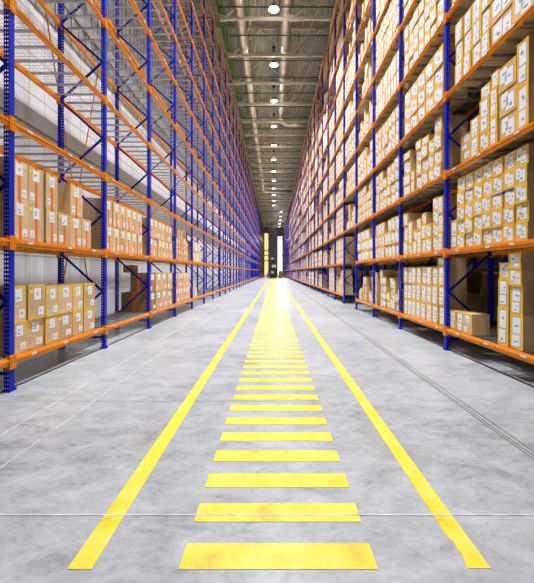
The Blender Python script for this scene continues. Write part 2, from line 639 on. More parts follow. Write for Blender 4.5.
# ------------------------------------------------------------------ racks
def frame_meshes():
    """zig-zag bracing between the two uprights of a frame, local x: 0 = aisle side upright, 1 = rear upright"""
    b = MB()
    D = DEPTH - 0.07
    z = 0.25
    b.bar((0.03, 0, z), (D, 0, z), 0.028, 0.045)
    lv = [LZ(k) for k in range(NLEV)]
    for k in range(NLEV):
        zr = lv[k]
        if k + 1 < NLEV:
            zf = zr + 0.85
            b.bar((D, 0.0, zr), (0.03, 0.0, zf), 0.028, 0.045)
            b.bar((0.03, 0.0, zf), (D, 0.0, lv[k + 1]), 0.028, 0.045)
    b.bar((0.03, 0, TOPZ - 0.1), (D, 0, TOPZ - 0.1), 0.028, 0.045)
    def channel(o):                      # open towards x * o
        u = MB()
        u.box(-o * 0.041, -o * 0.038, -0.05, 0.05, 0.01, TOPZ)
        u.box(-o * 0.038, o * 0.041, -0.05, -0.047, 0.01, TOPZ)
        u.box(-o * 0.038, o * 0.041, 0.047, 0.05, 0.01, TOPZ)
        return u.mesh('upright', M['upright'])
    p = MB()
    p.box(-0.06, 0.06, -0.075, 0.075, 0.0, 0.012)
    p.box(-0.045, -0.03, -0.055, 0.055, 0.012, 0.05)
    for sx in (-0.048, 0.048):
        for sy in (-0.062, 0.062):
            p.box(sx - 0.008, sx + 0.008, sy - 0.008, sy + 0.008, 0.012, 0.03)
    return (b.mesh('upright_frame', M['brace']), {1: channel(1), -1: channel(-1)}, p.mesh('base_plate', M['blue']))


FRAME_M, UP_M, PLATE_M = frame_meshes()
FRAME_ML = FRAME_M.copy()
for v in FRAME_ML.vertices:
    v.co.x = -v.co.x
FRAME_ML.flip_normals()


def beam_mb(sgn, front):
    """beam between two uprights, local y 0..BAY, aisle is toward -sgn; front beams carry a stepped face"""
    b = MB()
    a = -sgn if front else sgn          # outward direction
    x_out = 0.0
    L0, L1 = 0.045, BAY - 0.045
    b.box(x_out, x_out - a * 0.045, L0, L1, -0.048, 0.040)
    b.box(x_out - a * 0.014, x_out - a * 0.045, L0, L1, 0.040, 0.058)
    b.box(x_out + a * 0.015, x_out, L0, L1, 0.006, 0.034)
    b.box(x_out + a * 0.006, x_out, L0, L1, -0.048, -0.036)
    for y in (0.0, BAY):
        s = 1 if y == 0 else -1
        b.box(x_out + a * 0.019, x_out - a * 0.05, y, y + s * 0.062, -0.105, 0.095)
        for z in (-0.07, 0.0, 0.06):
            b.box(x_out + a * 0.026, x_out + a * 0.019, y + s * 0.02, y + s * 0.04, z - 0.01, z + 0.01)
    return b


def deck_mb(sgn, fine):
    """wire mesh deck, local x: 0 at the aisle side growing along sgn"""
    b = MB()
    D = DEPTH - 0.06
    n = 7
    for i in range(n):
        y = BAY * (i + 0.5) / n
        b.box(sgn * 0.03, sgn * D, y - 0.021, y + 0.021, 0.018, 0.050)
    step = 0.093 if fine else 0.40
    w = 0.0022
    y = 0.08
    if fine:
        while y < BAY - 0.05:
            b.box(sgn * 0.02, sgn * (D + 0.01), y - w, y + w, 0.0535, 0.058)
            y += step
    k = 11 if fine else 4
    for i in range(k):
        x = sgn * (0.03 + (D - 0.04) * i / (k - 1))
        b.box(x - w, x + w, 0.07, BAY - 0.07, 0.050, 0.0545)
    return b


BEAM = {(s, f): beam_mb(s, f) for s in (-1, 1) for f in (True, False)}
DECK = {(s, f): deck_mb(s, f) for s in (-1, 1) for f in (True, False)}
BEAM_ME = {k: v.mesh('beam', M['orange']) for k, v in BEAM.items()}
DECK_ME = {k: v.mesh('wire_deck', M['zinc']) for k, v in DECK.items()}
tg = MB()
tg.box(-0.0, 0.002, -0.055, 0.055, -0.016, 0.016, 0)
tg.box(-0.0005, 0.0025, -0.035, 0.01, -0.006, 0.004, 1)
TAG_ME = tg.mesh('shelf_tag', [M['paper'], M['ink']])


def rack(sgn, YF, i0, i1, label, face=FACE, skip=lambda i, k: False, no_deck=lambda i, k: False, indiv=100, fine_far=36.0, tags=True):
    root = link('pallet_rack', None, None, (sgn * face, YF(i0), 0))
    tag(root, label, 'pallet rack')
    oy = YF(i0)
    for i in range(i0, i1 + 1):
        y = YF(i) - oy
        fr = link('upright_frame', FRAME_M if sgn > 0 else FRAME_ML, root, (sgn * 0.041, y, 0))
        for dx in (0, DEPTH - 0.082):
            link('upright', UP_M[sgn if dx == 0 else -sgn], fr, (sgn * dx, 0, 0))
            p = link('base_plate', PLATE_M, fr, (sgn * dx, 0, 0))
            if sgn < 0:
                p.rotation_euler = (0, 0, math.pi)
    items = []
    for i in range(i0, i1):
        for k in range(NLEV):
            if skip(i, k):
                continue
            yc = YF(i) + BAY / 2
            z = LZ(k)
            if yc > 1.5:
                u, v = project(sgn * face, yc, z)
                u0 = project(sgn * face, max(YF(i), 0.8), z)[0]
                inside = (-60 < u < 594 or -0 < u0 < 534) and v > -60
            else:
                inside = False
            items.append((0 if inside else 1, yc, i, k))
    items.sort()
    shown_b = shown_d = 0
    rb, rd = MB(), MB()
    for flag, yc, i, k in items:
        y, z = YF(i) - oy, LZ(k)
        for front in (True, False):
            x = 0.0 if front else sgn * (DEPTH)
            if shown_b < indiv and flag == 0:
                bo = link('beam', BEAM_ME[(sgn, front)], root, (x, y, z))
                shown_b += 1
                if front and tags and yc < 16:
                    for fy in (0.18, 0.5, 0.82):
                        tt = link('shelf_tag', TAG_ME, bo, (-sgn * 0.0155, BAY * (fy + random.uniform(-0.06, 0.06)), 0.018))
                        if sgn > 0:
                            tt.rotation_euler = (0, 0, math.pi)
            else:
                rb.extend(BEAM[(sgn, front)], (x, y, z))
        if not no_deck(i, k):
            if shown_d < indiv and flag == 0:
                link('wire_deck', DECK_ME[(sgn, yc < fine_far)], root, (0, y, z))
                shown_d += 1
            else:
                rd.extend(DECK[(sgn, yc < 22)], (0, y, z))
    if rb.v:
        tag(rb.build('beam_stock', M['orange'], root), kind='stuff')
    if rd.v:
        tag(rd.build('wire_deck_stock', M['zinc'], root), kind='stuff')
    return root


left_rack = rack(-1, LY, -2, 31, 'tall blue and orange pallet rack, mostly empty, lining the left of the aisle')
# thin orange tie rods crossing behind the left rack
for i in (1,):
    yy = LY(i)
    for (a, c) in ((-0.35, 1.75), (1.85, -0.15)):
        b = MB()
        b.bar((-DEPTH - 0.06, yy + a - LY(-2), 7.21), (-DEPTH - 0.06, yy + c - LY(-2), 0.02), 0.022)
        b.build('tie_rod', M['rod'], left_rack)
right_rack = rack(1, RY, -2, 44, 'tall blue and orange pallet rack packed with cartons along the right of the aisle',
                  skip=lambda i, k: i == 4 and k < 2)
back_rack = rack(1, RY, -2, 14, 'rear pallet rack standing back to back behind the loaded right rack', face=FACE + DEPTH + 0.22,
                 indiv=0, tags=False, no_deck=lambda i, k: i > 4)
far_left = rack(-1, lambda i: 94.0 + BAY * i, 0, 14, 'dim far pallet rack beyond the end of the empty left rack', indiv=0, tags=False)

M['unlit_paint'] = mat('unlit_rack_paint', (0.035, 0.025, 0.03), 0.5)  # unlit look of the far left rack, put into its colour
M['unlit_beam'] = mat('unlit_beam_paint', (0.30, 0.10, 0.03), 0.5)  # beam orange darkened so the far rack looks unlit
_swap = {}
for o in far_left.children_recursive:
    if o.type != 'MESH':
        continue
    new = {'upright': 'unlit_paint', 'upright_frame': 'unlit_paint', 'base_plate': 'unlit_paint', 'beam_stock': 'unlit_beam'}.get(o.name.split('.')[0])
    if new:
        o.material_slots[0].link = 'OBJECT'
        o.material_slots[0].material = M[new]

# ------------------------------------------------------------------ cartons
def carton(w, d, h, s, style, rng):
    """w along the aisle, d deep, h high; s = x direction of the aisle. Origin at base centre.
    Returns builders body, tape, label (0 paper, 1 ink, 2 sticker)."""
    body, tape, lab = MB(), MB(), MB()
    body.box(-d / 2, d / 2, -w / 2, w / 2, 0, h)
    fx = s * d / 2
    t = 0.0016
    starts = []
    if style in ('gold', 'goldwide', 'violet', 'tan'):
        e = rng.uniform(0.018, 0.030) * (1.0 if style != 'tan' else 0.8)
        e = min(e, 0.13 * min(w, h))
        # bars wrapped round the four edges of the aisle face
        tape.box(fx + s * t, fx - s * e, -w / 2 - t, w / 2 + t, h - e, h + t)
        tape.box(fx + s * t, fx - s * e, -w / 2 - t, w / 2 + t, 0.0, e)
        if True:
            tape.box(fx + s * t, fx - s * e, -w / 2 - t, -w / 2 + e, e, h - e)
            tape.box(fx + s * t, fx - s * e, w / 2 - e, w / 2 + t, e, h - e)
        # seam tape along the top
        tape.box(fx, -fx, -e, e, h - 0.003, h + t)
        if style == 'violet':
            tape.box(fx + s * 2 * t, fx - s * 0.03, -w / 2 - 2 * t, w / 2 + 2 * t, h - 0.05, h - 0.012, 1)
    if style == 'strip':
        e = 0.030
        tape.box(fx + s * t, fx - s * 0.01, -e, e, 0.0, h - 0.0)
        tape.box(fx + s * t, -fx, -e, e, h - 0.01, h + t)
        if d > 0.56:
            tape.box(-0.09, 0.0, -w / 2 - t, w / 2 + t, 0.0, h + t)
    if style == 'brown':
        e = 0.05
        tape.box(fx + s * t, -fx - s * t, -w / 2 - t, w / 2 + t, h * 0.99 - 2 * e, h * 0.99 - e)
        tape.box(-e, e, -w / 2 - t, w / 2 + t, 0.0, h + t)

    def paper(u0, u1, v0, v1, ink=True):
        starts.append(len(lab.m))
        lab.box(fx + s * 2 * t, fx + s * 0.5 * t, u0 * w, u1 * w, v0 * h, v1 * h)
        if ink:
            du, dv = u1 - u0, v1 - v0
            for _ in range(2):
                a = u0 + du * rng.uniform(0.12, 0.45)
                c = v0 + dv * rng.uniform(0.12, 0.62)
                lab.box(fx + s * 2.7 * t, fx + s * 1.9 * t, a * w, (a + du * rng.uniform(0.28, 0.4)) * w,
                        c * h, (c + dv * rng.uniform(0.07, 0.14)) * h, 1)
    if style in ('gold', 'violet', 'goldwide'):
        if w / h < 0.75:
            paper(-0.32, 0.30, 0.47, 0.92)
            paper(-0.26, 0.34, 0.09, 0.43)
        elif w / h > 1.25:
            paper(-0.41, -0.05, 0.12, 0.78)
            paper(0.0, 0.40, 0.22, 0.88)
        else:
            a = rng.uniform(-0.04, 0.04)
            paper(-0.36 + a, 0.10 + a, 0.12, 0.74)
            paper(-0.02 + a, 0.37 + a, 0.32, 0.90)
        if rng.random() < 0.06:
            starts.append(len(lab.m))
            lab.box(fx + s * 3 * t, fx + s * 2 * t, -0.3 * w, -0.14 * w, 0.2 * h, 0.32 * h, 2)
    elif style == 'strip':
        paper(-0.22, 0.20, 0.62, 0.92)
        k = rng.choice((-1, 1))
        paper(0.12 if k > 0 else -0.40, 0.40 if k > 0 else -0.12, 0.10, 0.30)
        starts.append(len(lab.m))
        lab.box(fx + s * 2 * t, fx + s * 0.5 * t, -0.44 * w, -0.30 * w, 0.80 * h, 0.90 * h, 2)
    elif style == 'tan':
        paper(-0.18, 0.22, 0.56, 0.90)
        paper(0.06, 0.40, 0.10, 0.34)
        for q in range(3):
            starts.append(len(lab.m))
            lab.box(fx + s * 2 * t, fx + s * 0.5 * t, -0.36 * w, -0.26 * w, (0.2 + 0.1 * q) * h, (0.23 + 0.1 * q) * h, 1)
        starts.append(len(lab.m))
        lab.box(fx + s * 2 * t, fx + s * 0.5 * t, -0.42 * w, -0.26 * w, 0.76 * h, 0.86 * h, 2)
    lab.starts = starts
    return body, tape, lab


TAPE = {'gold': [M['gold']], 'goldwide': [M['gold']], 'violet': [M['gold'], M['violet']], 'strip': [M['red_tape']],
        'tan': [M['gold']], 'brown': [M['red_tape']]}
STYLE_WORD = {'gold': 'yellow-taped', 'goldwide': 'yellow-taped', 'violet': 'violet-banded', 'strip': 'orange-striped',
              'tan': 'tan', 'brown': 'plain brown'}
cartons = []     # dicts


def add_column(side, bay, lev, y0, y1, heights, style, depth, col, recess=0.05, skiprow=()):
    """side -1 left / 1 right; y0..y1 along the aisle"""
    z = LZ(lev) + 0.0590
    for r, h in enumerate(heights):
        st = style if isinstance(style, str) else style[r % len(style)]
        if lev == 10 and z + h > 18.52:
            break
        if r not in skiprow:
            cartons.append(dict(side=side, bay=bay, lev=lev, col=col, row=r, n=len(heights), y0=y0 + random.uniform(0.004, 0.010), y1=y1 - random.uniform(0.004, 0.010),
                                yc=round(y0, 3), z=z, h=h - 0.004, st=st, d=depth, rec=recess + random.uniform(0, 0.035)))
        z += h


def grid(side, bay, lev, y0, y1, nc, hs, style, depth=0.55, drop=0.0, jitter=0.0):
    w = (y1 - y0) / nc
    for c in range(nc):
        hh = list(hs)
        if random.random() < drop and len(hh) > 1:
            hh = hh[:-1]
        st = style
        if style == 'gold':
            st = ['violet' if random.random() < 0.04 else 'gold' for _ in hh]
            hh = [h * random.uniform(0.985, 1.0) for h in hh]
        if jitter:
            hh = [h * (1 + random.uniform(-jitter, jitter)) for h in hh]
        add_column(side, bay, lev, y0 + c * w, y0 + (c + 1) * w, hh, st, depth, c)


def ragged(side, bay, lev, y0, y1, top=1.45, style='gold', gap=0.12):
    y, c = y0, 0
    while y < y1 - 0.2:
        w = random.choice((0.2, 0.24, 0.28, 0.34))
        if y + w > y1:
            w = y1 - y
        if random.random() > gap:
            tgt = top * random.choice((0.45, 0.6, 0.7, 0.8, 0.9, 1.0))
            hs, s = [], 0
            hh = random.choice((0.26, 0.34, 0.42, 0.48))
            while s + hh <= tgt + 0.1 and s + hh < 1.5:
                hs.append(hh)
                s += hh
            st = 'violet' if random.random() < 0.05 else style
            add_column(side, bay, lev, y, y + w, hs or [hh], st, 0.45, c, recess=random.uniform(0.05, 0.12))
            c += 1
        y += w


# ---- right rack, nearest bay (4.85 .. 7.64)
B0 = RY(0)
add_column(1, 0, 0, 5.36, 5.66, [0.545, 0.46, 0.27, 0.25], 'gold', 0.75, 0)
add_column(1, 0, 0, 5.67, 5.94, [0.64, 0.47, 0.27], 'gold', 0.6, 1)
add_column(1, 0, 0, 6.72, 7.04, [0.41], 'tan', 0.34, 2, recess=0.06)
add_column(1, 0, 0, 7.05, 7.32, [0.40], 'gold', 0.34, 3, recess=0.06)
add_column(1, 0, 0, 7.33, 7.58, [0.40], 'gold', 0.34, 4, recess=0.06)
grid(1, 0, 1, 5.235, 7.26, 7, [0.292] * 5, 'gold', 0.5)
add_column(1, 0, 1, 7.28, 7.56, [0.62], 'gold', 0.5, 7)
add_column(1, 0, 2, 5.22, 5.48, [0.68, 0.68], 'gold', 0.5, 0)
add_column(1, 0, 2, 5.49, 5.93, [0.41, 0.41, 0.41], 'goldwide', 0.5, 1)
add_column(1, 0, 2, 5.94, 6.15, [0.50, 0.50, 0.28], 'gold', 0.5, 2)
add_column(1, 0, 2, 6.17, 6.46, [0.34, 0.62, 0.24], 'gold', 0.5, 3)
add_column(1, 0, 2, 6.48, 6.77, [0.37, 0.37], 'gold', 0.5, 4)
add_column(1, 0, 2, 7.00, 7.50, [0.36, 0.34], 'tan', 0.6, 5, recess=0.25)
for c, (a, d_) in enumerate(((5.08, 5.55), (5.56, 6.14), (6.15, 6.42), (6.43, 6.74), (6.75, 7.03), (7.04, 7.33))):
    add_column(1, 0, 3, a, d_, [0.42] * 3, 'goldwide' if d_ - a > 0.4 else 'gold', 0.5, c)
add_column(1, 0, 4, 6.7, 7.05, [0.45, 0.45, 0.45], 'gold', 0.5, 0)
add_column(1, 0, 4, 7.06, 7.5, [0.45, 0.45], 'goldwide', 0.5, 1)
for k in range(5, NLEV):
    grid(1, 0, k, 5.0, 7.5, 6, [0.4] * 3, 'gold')
# ---- right, second bay (7.64 .. 10.43)
grid(1, 1, 0, 8.10, 10.28, 7, [0.455] * 3, 'gold', drop=0.0)
add_column(1, 1, 0, 7.80, 8.09, [0.455, 0.455, 0.455, 0.18], 'gold', 0.5, 7)
for c, (a, d_, hs) in enumerate(((7.85, 8.10, [0.42, 0.42, 0.4]), (8.11, 8.40, [0.36, 0.30, 0.32, 0.3]), (8.41, 8.75, [0.36, 0.34]),
                                 (8.76, 9.02, [0.36, 0.36, 0.30]), (9.03, 9.30, [0.62, 0.30]), (9.31, 9.58, [0.36, 0.28]),
                                 (9.59, 9.90, [0.30, 0.62]), (9.92, 10.25, [0.40, 0.44, 0.36]))):
    add_column(1, 1, 1, a, d_, hs, 'gold', 0.5, c)
for c, (a, d_, hs) in enumerate(((7.95, 8.32, [0.32, 0.34, 0.40, 0.34]), (8.33, 8.63, [0.32, 0.34, 0.36]),
                                 (8.64, 9.02, [0.35, 0.35, 0.34, 0.2]), (9.03, 9.36, [0.35, 0.35, 0.33, 0.25]), (9.50, 9.75, [0.32, 0.3]),
                                 (9.76, 10.25, [0.30, 0.30, 0.42, 0.22]))):
    add_column(1, 1, 2, a, d_, hs, 'gold', 0.6, c)
grid(1, 1, 3, 7.85, 10.20, 5, [0.42] * 3, 'goldwide')
grid(1, 1, 4, 7.85, 10.20, 7, [0.36] * 4, 'gold')
for k in range(5, NLEV):
    grid(1, 1, k, 7.85, 10.25, random.choice((5, 6, 7)), [random.choice((0.36, 0.42))] * 3, 'gold', drop=0.15)
# ---- right, third bay
ragged(1, 2, 0, 10.6, 12.95, 1.45)
add_column(1, 2, 0, 12.96, 13.15, [0.4, 0.4, 0.4], 'gold', 0.5, 12)
grid(1, 2, 1, 10.6, 13.1, 7, [0.42, 0.42, 0.42], 'gold', drop=0.2)
grid(1, 2, 2, 10.6, 13.0, 6, [0.34] * 4, 'gold', drop=0.25, jitter=0.05)
grid(1, 2, 3, 10.6, 13.05, 7, [0.42] * 3, 'gold')
grid(1, 2, 4, 10.6, 13.05, 9, [0.62, 0.62], 'gold', drop=0.1)
grid(1, 2, 5, 10.6, 13.05, 8, [0.30] * 5, 'gold')
for k in range(6, NLEV):
    grid(1, 2, k, 10.6, 13.0, random.choice((5, 6, 7)), [random.choice((0.36, 0.42))] * 3, 'gold', drop=0.15)
# ---- the rest of the right rack
for i in range(3, 44):
    for k in range(NLEV):
        if i == 4 and k < 2:
            continue
        if i >= 30 and k > 1:
            continue
        a, c = RY(i) + 0.12, RY(i + 1) - 0.14
        q = random.random()
        if i == 3 and k == 0:
            ragged(1, i, k, a, c, 1.2)
        elif q < 0.42:
            h = random.choice((0.30, 0.36, 0.42, 0.62))
            grid(1, i, k, a, c - random.choice((0, 0.1, 0.35)), random.choice((6, 7, 8, 9)), [h] * int(1.5 / h), 'gold', drop=0.15)
        elif q < 0.62:
            grid(1, i, k, a, c, random.choice((4, 5)), [0.42] * 3, 'goldwide', drop=0.2)
        elif q < 0.95:
            ragged(1, i, k, a, c, random.choice((1.2, 1.5)))
for i in (-2, -1):
    for k in range(0, 6):
        grid(1, i, k, RY(i) + 0.2, RY(i + 1) - 0.15, 6, [0.42] * 3, 'gold', drop=0.1)

# ---- left rack
for c, (a, d_) in enumerate(((5.06, 5.41), (5.42, 5.83), (5.84, 6.20), (6.21, 6.65), (6.66, 7.03), (7.04, 7.46))):
    add_column(-1, 0, 0, a, d_, [0.47, 0.52 if c not in (0, 1) else 0.55], 'tan', 0.5, c, recess=0.06)
for c, (a, d_, sk) in enumerate(((5.06, 5.44, ()), (5.45, 5.83, ()), (5.84, 6.16, ()), (6.17, 6.56, (1,)), (6.57, 6.98, ()), (6.99, 7.34, (1,)))):
    add_column(-1, 0, 1, a, d_, [0.60, 0.60], 'strip', 0.5, c, recess=0.06, skiprow=sk)
add_column(-1, 0, 1, 6.99, 7.55, [0.62, 0.52], 'brown', 0.34, 6, recess=0.60)
for k in (0, 1):
    grid(-1, -1, k, 2.35, 4.75, 6, [0.60, 0.60], 'strip')
    grid(-1, -2, k, -0.45, 2.0, 6, [0.60, 0.60], 'strip')
grid(-1, 1, 1, 7.90, 10.1, 6, [0.60, 0.60], 'strip', 0.5)
add_column(-1, 1, 1, 10.12, 10.45, [0.58], 'brown', 0.6, 6, recess=0.2)
w2 = (13.1 - 10.68) / 4
for c in range(4):
    add_column(-1, 2, 0, 10.68 + c * w2, 10.68 + (c + 1) * w2, [0.60, 0.60], 'strip', 0.86 if c == 0 else 0.5, c,
               skiprow=(1,) if c == 0 else ())
add_column(-1, 2, 0, 10.68, 10.68 + w2, [0.60, 0.60], 'strip', 0.58, 0, skiprow=(0,))
add_column(-1, 2, 0, 10.9, 11.3, [0.60, 0.60, 0.24], 'brown', 0.3, 5, recess=0.62, skiprow=(0, 1))
grid(-1, 2, 1, 10.68, 13.1, 6, [0.60, 0.60], 'strip')
grid(-1, 3, 0, 13.5, 15.9, 6, [0.60, 0.60], 'strip')
ragged(-1, 3, 1, 13.5, 15.9, 1.3, 'strip', 0.05)
grid(-1, 4, 1, 16.3, 18.2, 5, [0.5, 0.5], 'gold')
grid(-1, 4, 0, 16.4, 17.3, 2, [0.5], 'gold')
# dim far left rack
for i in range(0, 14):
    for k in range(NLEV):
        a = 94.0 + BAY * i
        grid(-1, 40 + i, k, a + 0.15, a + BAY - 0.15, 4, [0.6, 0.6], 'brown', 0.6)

# ---- cartons of the rear row (seen dimly through gaps)
rear = []
for i in range(-1, 9):
    for k in range(0, 9 if i < 4 else 5):
        w = (BAY - 0.4) / 3
        for c in range(3):
            if random.random() < 0.12:
                continue
            hs = random.choice(([0.7, 0.6], [1.25], [0.62, 0.62], [0.5, 0.5, 0.3]))
            z = LZ(k) + 0.059
            for h in hs:
                rear.append((RY(i) + 0.2 + c * w, RY(i) + 0.2 + (c + 1) * w - 0.02, z, h - 0.004))
                z += h

# ---- pick the 300 that show largest
for q in cartons:
    xf = q['side'] * (FACE + q['rec'])
    if q['y0'] < 1.0:
        q['area'] = 0
        continue
    u0, v0 = project(xf, q['y0'], q['z'])
    u1, v1 = project(xf, q['y1'], q['z'] + q['h'])
    _, v2 = project(xf, q['y0'], q['z'] + q['h'])
    ua, ub = max(min(u0, u1), 0), min(max(u0, u1), 534)
    va, vb = max(min(v1, v2, v0), 0), min(max(v0, v1, v2), 583)
    q['area'] = max(ub - ua, 0) * max(vb - va, 0) * (1.0 if ub > ua and vb > va else 0)
    if q['rec'] > 0.5:
        q['area'] *= 0.6
    if q['side'] > 0 and q['y1'] - q['y0'] > 0 and q['y0'] < 5.0:
        q['area'] *= 0.5
ranked = sorted(cartons, key=lambda q: -q['area'])
near = [q for q in ranked[:300] if q['area'] > 0]
near_ids = {id(q) for q in near}
NUM = ['bottom', 'second', 'third', 'fourth', 'fifth', 'sixth', 'seventh', 'eighth']
CNT = ['first', 'second', 'third', 'fourth', 'fifth', 'sixth', 'seventh', 'eighth', 'ninth', 'tenth', 'eleventh', 'twelfth', 'thirteenth', 'fourteenth']
BAYW = {0: 'nearest', 1: 'second', 2: 'third', 3: 'fourth', 4: 'fifth', 5: 'sixth', 6: 'seventh', 7: 'eighth', 8: 'ninth', 9: 'tenth', 10: 'eleventh', -1: 'edge'}
SH = ['lowest', 'second', 'third', 'fourth', 'fifth', 'sixth', 'seventh', 'eighth', 'ninth', 'tenth', 'top']
rng = random.Random(3)
# stack number counted from the front within bay and shelf
by = {}
for q in cartons:
    by.setdefault((q['side'], q['bay'], q['lev']), set()).add(q['yc'])
for q in near:
    ys = sorted(by[(q['side'], q['bay'], q['lev'])])
    st = ys.index(q['yc'])
    w, d, h = q['y1'] - q['y0'], q['d'], q['h']
    s = -q['side']
    body, tape, lab = carton(w, d, h, s, q['st'], rng)
    x = q['side'] * (FACE + q['rec'] + d / 2)
    bm = M['brown'] if q['st'] == 'brown' or d > 0.56 and q['side'] < 0 else M[rng.choice(('tan_a', 'tan_b', 'tan_a', 'tan_c'))]
    o = body.build('cardboard_box', bm, None, (x, (q['y0'] + q['y1']) / 2, q['z']))
    o.rotation_euler = (0, 0, rng.uniform(-0.012, 0.012))
    sid = 'left' if q['side'] < 0 else 'right'
    tag(o, '%s carton, %s rack, %s bay, %s shelf, %s stack from camera, %s box up' % (
        STYLE_WORD[q['st']], sid, BAYW[q['bay']], SH[q['lev']], CNT[st], 'first' if q['row'] == 0 else NUM[q['row']]),
        'box', 'cartons on the %s rack' % sid)
    if q['row'] == 0:
        o['label'] = o['label'].replace('first box up', 'bottom box')
    tape.build('packing_tape', TAPE[q['st']], o)
    ends = lab.starts[1:] + [len(lab.m)]
    for a, c in zip(lab.starts, ends):
        one = MB()
        for j in range(a // 6, c // 6):
            one.v += lab.v[8 * j:8 * j + 8]
            n0 = len(one.v) - 8
            one.f += [tuple(n0 + i for i in qq) for qq in BOXF]
            one.m += [lab.m[6 * j]] * 6
        k0 = lab.m[a]
        one.build(('shipping_label', 'printed_mark', 'round_sticker')[k0].replace('round_', 'yellow_'), [M['paper'], M['ink'], M['sticker']], o)

# the smaller, farther cartons as one mass per side
for side in (-1, 1):
    big = MB()
    for q in cartons:
        if q['side'] != side or id(q) in near_ids:
            continue
        w, d, h = q['y1'] - q['y0'], q['d'], q['h']
        body, tape, lab = carton(w, d, h, -side, q['st'], rng)
        x = side * (FACE + q['rec'] + d / 2)
        off = (x, (q['y0'] + q['y1']) / 2, q['z'])
        big.extend(body, off, 3 if q['st'] == 'brown' else rng.choice((0, 1, 2)))
        big.extend(tape, off, 5 if q['st'] in ('strip', 'brown') else 4)
        for a in range(len(lab.m)):
            lab.m[a] = (6, 7, 8)[lab.m[a]]
        if q['y0'] > 30:                      # far: keep only the paper itself
            keep = MB()
            nbx = len(lab.m) // 6
            for j in range(nbx):
                if lab.m[6 * j] == 6:
                    keep.v += lab.v[8 * j:8 * j + 8]
                    n0 = len(keep.v) - 8
                    keep.f += [tuple(n0 + i for i in qq) for qq in BOXF]
                    keep.m += [6] * 6
            lab = keep
        big.extend(lab, off)
    o = big.build('cardboard_box', [M['tan_a'], M['tan_b'], M['tan_c'], M['brown'], M['gold'], M['red_tape'], M['paper'], M['ink'], M['sticker']])
    tag(o, 'mass of small distant cartons on the %s, farther down the aisle' % ('left racks' if side < 0 else 'right rack'), 'box',
        'cartons on the %s rack' % ('left' if side < 0 else 'right'), 'stuff')
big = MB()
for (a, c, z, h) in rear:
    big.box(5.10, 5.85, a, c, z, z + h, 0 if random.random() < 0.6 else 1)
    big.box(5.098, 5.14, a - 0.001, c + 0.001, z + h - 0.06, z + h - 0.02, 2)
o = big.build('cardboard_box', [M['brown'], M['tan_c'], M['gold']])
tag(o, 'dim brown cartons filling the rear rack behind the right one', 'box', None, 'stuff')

# blue sheeted loads near the far end of the right rack
for i in range(31, 41):
    for k in (2, 3):
        b = MB()
        y0, y1 = RY(i) + 0.15, RY(i + 1) - 0.15
        z0 = LZ(k) + 0.06
        b.box(3.80, 4.70, y0, y1, z0, z0 + 1.35)
        b.box(3.84, 4.66, y0 + 0.06, y1 - 0.06, z0 + 1.35, z0 + 1.45)
        o = b.build('sheeted_pallet_load', M['wrap'])
        tag(o, 'blue sheeted load, far right rack, %s shelf, %s from the near end' % (SH[k], CNT[i - 31]), 'pallet load', 'blue sheeted loads at the far end')

# ------------------------------------------------------------------ lift truck at the far end
TYY = 90.0
t = link('lift_truck', None, None, (-0.15, TYY, 0))
tag(t, 'dark high-mast lift truck parked at the far end of the aisle', 'lift truck')
b = MB()
b.box(-0.95, 0.95, -0.2, 2.2, 0.16, 1.15)
b.box(-0.90, 0.90, 1.2, 2.3, 1.15, 2.1)
b.box(-0.72, -0.60, -1.2, -0.2, 0.10, 0.32)
b.box(0.60, 0.72, -1.2, -0.2, 0.10, 0.32)
b.build('chassis', M['truckpaint'], t)
b = MB()
for x in (-0.95, 0.83):
    b.box(x, x + 0.12, -0.42, -0.22, 0.1, 13.6)
for x in (-0.50, 0.42):
    b.box(x, x + 0.08, -0.50, -0.30, 0.3, 14.6)
for z in [0.5 + 1.25 * k for k in range(11)]:
    b.box(-0.95, 0.95, -0.40, -0.26, z, z + 0.16)
for x in (-0.12, 0.08):
    b.tube([(x, -0.35, 0.4), (x, -0.35, 13.0)], 0.05, 8)
b.build('mast', M['truckmast'], t)
b = MB()
b.box(-0.95, 0.95, -1.35, -0.55, 2.55, 2.70)
b.box(-0.95, 0.95, -0.7, -0.55, 1.2, 2.6)
for x in (-0.95, 0.88):
    for y in (-1.35, -0.62):
        b.box(x, x + 0.07, y, y + 0.07, 2.7, 4.8)
b.box(-1.0, 1.0, -1.40, -0.5, 4.8, 4.92)
b.box(-0.95, 0.95, -1.35, -1.31, 2.7, 3.6)
b.build('cab', M['truckpaint'], t)
b = MB()
b.box(-0.3, 0.7, -1.37, -1.352, 2.85, 3.5)
b.build('front_panel', M['truckpale'], t)
b = MB()
b.box(-0.5, 0.1, -1.30, -1.0, 4.92, 5.25)
b.build('roof_unit', M['truckpale'], t)
b = MB()
b.box(-0.6, 0.2, -0.74, -0.70, 1.3, 2.0)
b.build('front_panel', M['truckpale'], t)
b = MB()
for x in (-0.35, 0.25):
    b.box(x, x + 0.12, -2.5, -1.36, 2.42, 2.47)
b.box(-0.45, 0.45, -1.42, -1.36, 2.42, 2.9)
b.build('fork', M['truckmast'], t)
for x in (-0.72, 0.60):
    for y in (-1.0, 1.8):
        b = MB()
        b.tube([(x, y, 0.18), (x + 0.12, y, 0.18)], 0.18, 16)
        b.build('wheel', M['tyre'], t)
b = MB()
b.tube([(0.45, 1.5, 2.1), (0.45, 1.5, 2.35)], 0.05, 8)
b.build('beacon', M['red_tape'], t)
